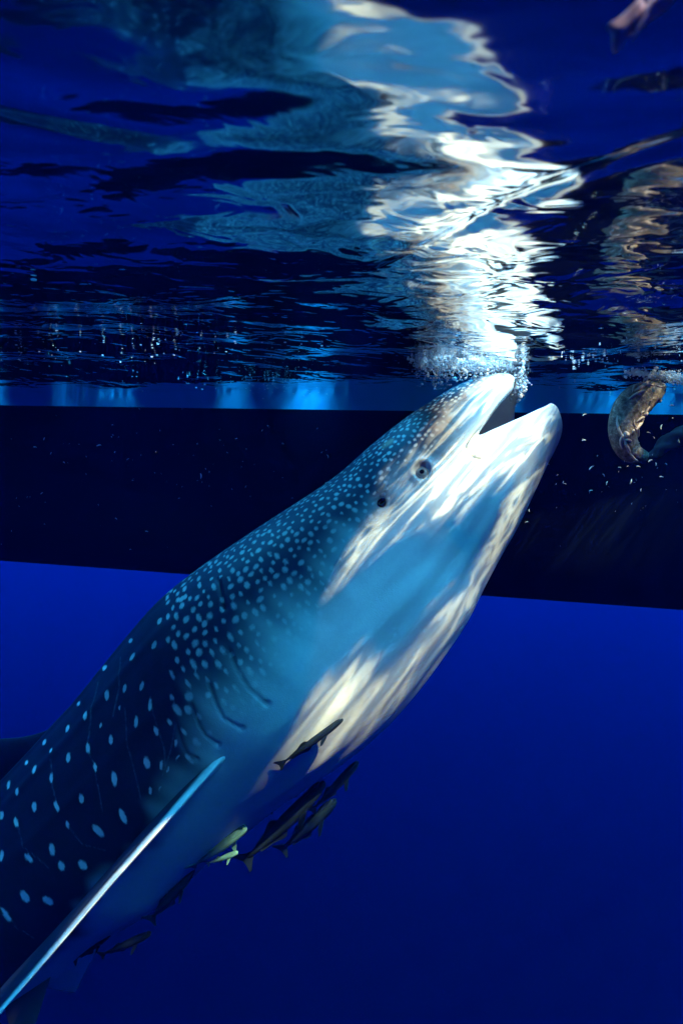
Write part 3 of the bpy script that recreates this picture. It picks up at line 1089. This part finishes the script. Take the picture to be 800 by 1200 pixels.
def cluster(name, centers, radii, mat):
    n = len(centers)
    sc = rng.uniform(0.75, 1.25, (n, 1, 3))
    v = (IV[None] * radii[:, None, None] * sc + centers[:, None]).reshape(-1, 3)
    f = (IF[None] + (np.arange(n) * len(IV))[:, None, None]).reshape(-1, 3)
    return link(name, mesh(name, v, f.tolist()), mat)


def surf_z(x, y):
    return SURF + wave_height(np.asarray(x, float), np.asarray(y, float))


def foam_patch(name, blobs, n, label, rmax=0.007):
    cs, rs_ = [], []
    for (x, y, d, rx, rz, ry, wgt) in blobs:
        c = np.array(P(x, y, d))
        k = int(n * wgt)
        g = rng.normal(0, 1, (k, 3)) * np.array((rx, ry, rz)) * 0.5
        # strings and clumps
        g += 0.35 * np.array((rx, ry, rz)) * np.sin(g[:, [1, 2, 0]] * 60)
        cs.append(c + g)
        rs_.append(rng.gamma(1.3, 0.0014, k).clip(0.0009, rmax))
    cs, rs_ = np.concatenate(cs), np.concatenate(rs_)
    top = surf_z(cs[:, 0], cs[:, 1]) - rs_ * 0.6
    cs[:, 2] = np.minimum(cs[:, 2], top)
    return tag(cluster(name, cs, rs_, M['foam']), label, 'foam', kind='stuff')


def under(x, y, gap=0.02):
    """depth at which the line of sight through (x, y) meets the calm surface"""
    return SURF * F / ((x - 400) * SR - (y - 600) * CR) - gap


foam_patch('foam', [(500, 424, under(500, 424), 0.06, 0.05, 0.05, 0.10), (524, 421, under(524, 421), 0.07, 0.07, 0.06, 0.26), (552, 424, under(552, 424), 0.09, 0.05, 0.06, 0.22),
                    (580, 428, under(580, 428), 0.07, 0.05, 0.05, 0.16), (602, 438, under(602, 438), 0.04, 0.08, 0.05, 0.14), (610, 450, 2.30, 0.03, 0.05, 0.05, 0.04)],
           8000, 'white foam churned up round the snout of the shark', 0.009)
foam_patch('foam', [(775, 440, 2.15, 0.10, 0.012, 0.06, 0.5), (800, 444, 2.15, 0.08, 0.014, 0.06, 0.4), (745, 436, 2.2, 0.04, 0.008, 0.03, 0.1)],
           1800, 'flat strip of white foam above the brown bait')

bub_me = bpy.data.meshes.new('bubble')
_bm = bmesh.new()
bmesh.ops.create_icosphere(_bm, subdivisions=2, radius=1.0)
_bm.to_mesh(bub_me)
_bm.free()
bub_me.polygons.foreach_set('use_smooth', np.ones(len(bub_me.polygons), dtype=bool))
bub_me.materials.append(M['foam'])


def bubbles(spots, label, group):
    for (x, y, r) in spots:
        v = y - 600
        d = F * SURF / max(60, -((x - 400) * SR * -1 + v * CR) )
        d = min(d, 2.75)
        p = P(x, y, d)
        p.z = min(p.z, float(surf_z(p.x, p.y)) - r)
        o = link('bubble', bub_me)
        o.location = p
        s = r * 0.75
        o.scale = (s * random.uniform(1.0, 1.9), s, s * random.uniform(0.6, 0.9))
        tag(o, label, 'bubble', group)


sp = [(19, 404, .005), (25, 406, .004), (25, 413, .005), (46, 412, .005), (22, 421, .004), (68, 410, .004), (94, 412, .005), (65, 420, .003), (120, 416, .004), (165, 404, .004),
      (141, 424, .004), (178, 418, .004), (184, 416, .004), (192, 414, .004), (206, 409, .005), (204, 416, .004), (234, 408, .004), (276, 402, .004), (265, 412, .004),
      (275, 400, .004), (334, 401, .004), (307, 401, .004), (353, 403, .004), (377, 405, .004), (56, 440, .003), (78, 441, .003), (155, 441, .003), (160, 441, .003), (209, 442, .004), (221, 449, .004),
      (230, 454, .004), (237, 456, .004), (40, 313, .006), (102, 370, .003), (160, 368, .003)]
for _ in range(40):
    x = random.uniform(0, 400)
    sp.append((x, random.gauss(420, 14), random.uniform(0.0012, 0.003)))
bubbles(sp, 'tiny white air bubble under the surface above the hull stripe', 'bubbles above the hull stripe')
sp = []
for _ in range(70):
    x = random.gauss(315, 32)
    sp.append((x, 452 + (x - 315) * 0.05 + random.gauss(0, 6), random.uniform(0.0015, 0.0032)))
bubbles(sp, 'tiny bubble in the frothy line on the water near the stripe', 'bubbles in the frothy line')
sp = [(683, 416, .006), (708, 412, .005), (698, 419, .005), (706, 420, .004), (672, 428, .005), (748, 418, .006), (678, 426, .004)]
for _ in range(60):
    x = random.uniform(655, 800)
    sp.append((x, random.choice((415, 425, 455)) + random.gauss(0, 5), random.uniform(0.0012, 0.0035)))
bubbles(sp, 'tiny white bubble near the surface between shark and bait', 'bubbles between shark and bait')


def build_krill():
    n, m = 9, 6
    g = np.zeros((n, m, 3))
    for i in range(n):
        t = i / (n - 1)
        r = 0.10 * math.sin(math.pi * min(1, 0.12 + t * 0.88)) * (1 - 0.4 * t) + 0.008
        a = (t - 0.5) * 1.5
        c = np.array((math.sin(a) * 0.62, 0, math.cos(a) * 0.5 - 0.4))
        for k in range(m):
            b = k / m * 2 * math.pi
            g[i, k] = c + r * np.array((math.sin(a) * math.cos(b), math.sin(b), math.cos(a) * math.cos(b)))
    me = gridmesh('krill', g, True)
    me.materials.append(M['krill'])
    return me


KR = build_krill()


def krill(spots, label, group):
    for (x, y, d, s) in spots:
        o = link('krill', KR)
        o.location = P(x, y, d)
        o.rotation_euler = (random.uniform(-1, 1), random.uniform(-1.6, 1.6), random.uniform(-0.6, 0.6))
        o.scale = (s, s, s)
        tag(o, label, 'krill', group)


ks = [(116, 522, 1.9, .018), (235, 558, 2.0, .022), (52, 514, 1.9, .012), (75, 542, 1.9, .013), (41, 524, 1.9, .012), (172, 623, 2.0, .014), (136, 608, 2.0, .012), (150, 538, 2.0, .011),
      (132, 498, 2.1, .010), (163, 479, 2.2, .010), (213, 479, 2.2, .009), (383, 566, 1.7, .015), (49, 578, 2.0, .011), (60, 531, 2.0, .011), (288, 570, 2.0, .010), (372, 502, 2.2, .010),
      (384, 535, 2.0, .014), (153, 644, 2.0, .012), (210, 584, 2.0, .010)]
for _ in range(75):
    ks.append((random.uniform(0, 400), random.triangular(485, 655, 530), random.uniform(1.5, 2.4), random.uniform(0.003, 0.008)))
ks = [k for k in ks if k[1] < 640 or k[0] < 200]
krill(ks, 'tiny pale krill drifting before the dark hull on the back side of the shark', 'krill behind the back of the shark')
ks = [(685, 486, 1.9, .020), (684, 516, 1.9, .018), (693, 548, 1.9, .022), (707, 557, 1.9, .014), (711, 566, 1.9, .016), (739, 564, 1.9, .022), (726, 548, 1.9, .014), (748, 547, 1.9, .016),
      (762, 540, 1.95, .024), (768, 544, 1.95, .014), (692, 575, 1.9, .016), (662, 567, 1.9, .010), (775, 559, 1.9, .016), (751, 574, 1.9, .012), (700, 534, 1.9, .008), (787, 475, 1.9, .014),
      (775, 500, 1.9, .020), (760, 507, 1.9, .014), (766, 513, 1.9, .009), (788, 490, 1.9, .010), (617, 612, 1.9, .014), (620, 598, 1.9, .012), (660, 565, 1.9, .010), (642, 544, 1.9, .010),
      (795, 517, 1.9, .014), (571, 652, 1.8, .007), (740, 590, 1.9, .007), (656, 640, 1.9, .006)]
for _ in range(28):
    ks.append((random.uniform(650, 800), random.triangular(480, 640, 540), random.uniform(1.6, 2.2), random.uniform(0.003, 0.008)))
krill(ks, 'tiny pale krill drifting round and below the brown bait', 'krill round the bait')


def build_blob():
    """crumpled pink scrap near the surface, close to the lens"""
    n, m = 22, 16
    u, v = np.meshgrid(np.linspace(-1, 1, n), np.linspace(0, 2 * math.pi, m, endpoint=False), indexing='ij')
    pts = np.array([tuple(P(x, y, 0.665)) for x, y in ((712, 30), (735, 28), (752, 20), (765, 8), (800, -14))])
    c = smooth_interp(pts, np.linspace(0, 4, n))
    r = 0.016 * np.sqrt(np.clip(1 - u ** 2, 0.02, 1)) * (1 + 0.35 * np.sin(u * 9) + 0.25 * np.sin(2 * v + u * 7) + 0.15 * np.sin(5 * v - 4 * u))
    g = c[:, None] + np.stack([0.5 * r * np.cos(v), 0.8 * r * np.sin(v), r * np.cos(v + 0.4)], -1)
    o = link('pinkish_blob', gridmesh('pinkish_blob', g, True), mat_plain('pink_blob', (0.85, 0.45, 0.52), 0.5, 0.4, 0.3, 60))  # solid blob for a blurred pinkish shape of unclear kind
    tag(o, 'small pinkish scrap drifting under the surface, top corner of the picture', 'blob')


build_blob()

# ------------------------------------------------------------------ sea water
wat = NT('sea_water')
pv = wat.n('ShaderNodeVolumePrincipled')
pv.inputs['Color'].default_value = (0.0, 0.022, 0.30, 1)
pv.inputs['Density'].default_value = 0.032
pv.inputs['Absorption Color'].default_value = (0, 0, 0, 1)
pv.inputs['Anisotropy'].default_value = 0.0
wat.l(pv.outputs[0], wat.out.inputs['Volume'])
bm = bmesh.new()
bmesh.ops.create_cube(bm, size=1.0)
for v in bm.verts:
    v.co.x *= 296
    v.co.y *= 296
    v.co.z = 2.7 if v.co.z > 0 else -7.5
me = bpy.data.meshes.new('haze')
bm.to_mesh(me)
bm.free()
tag(link('haze', me, wat.m), 'clear deep blue sea water all round the shark', 'water', kind='stuff')
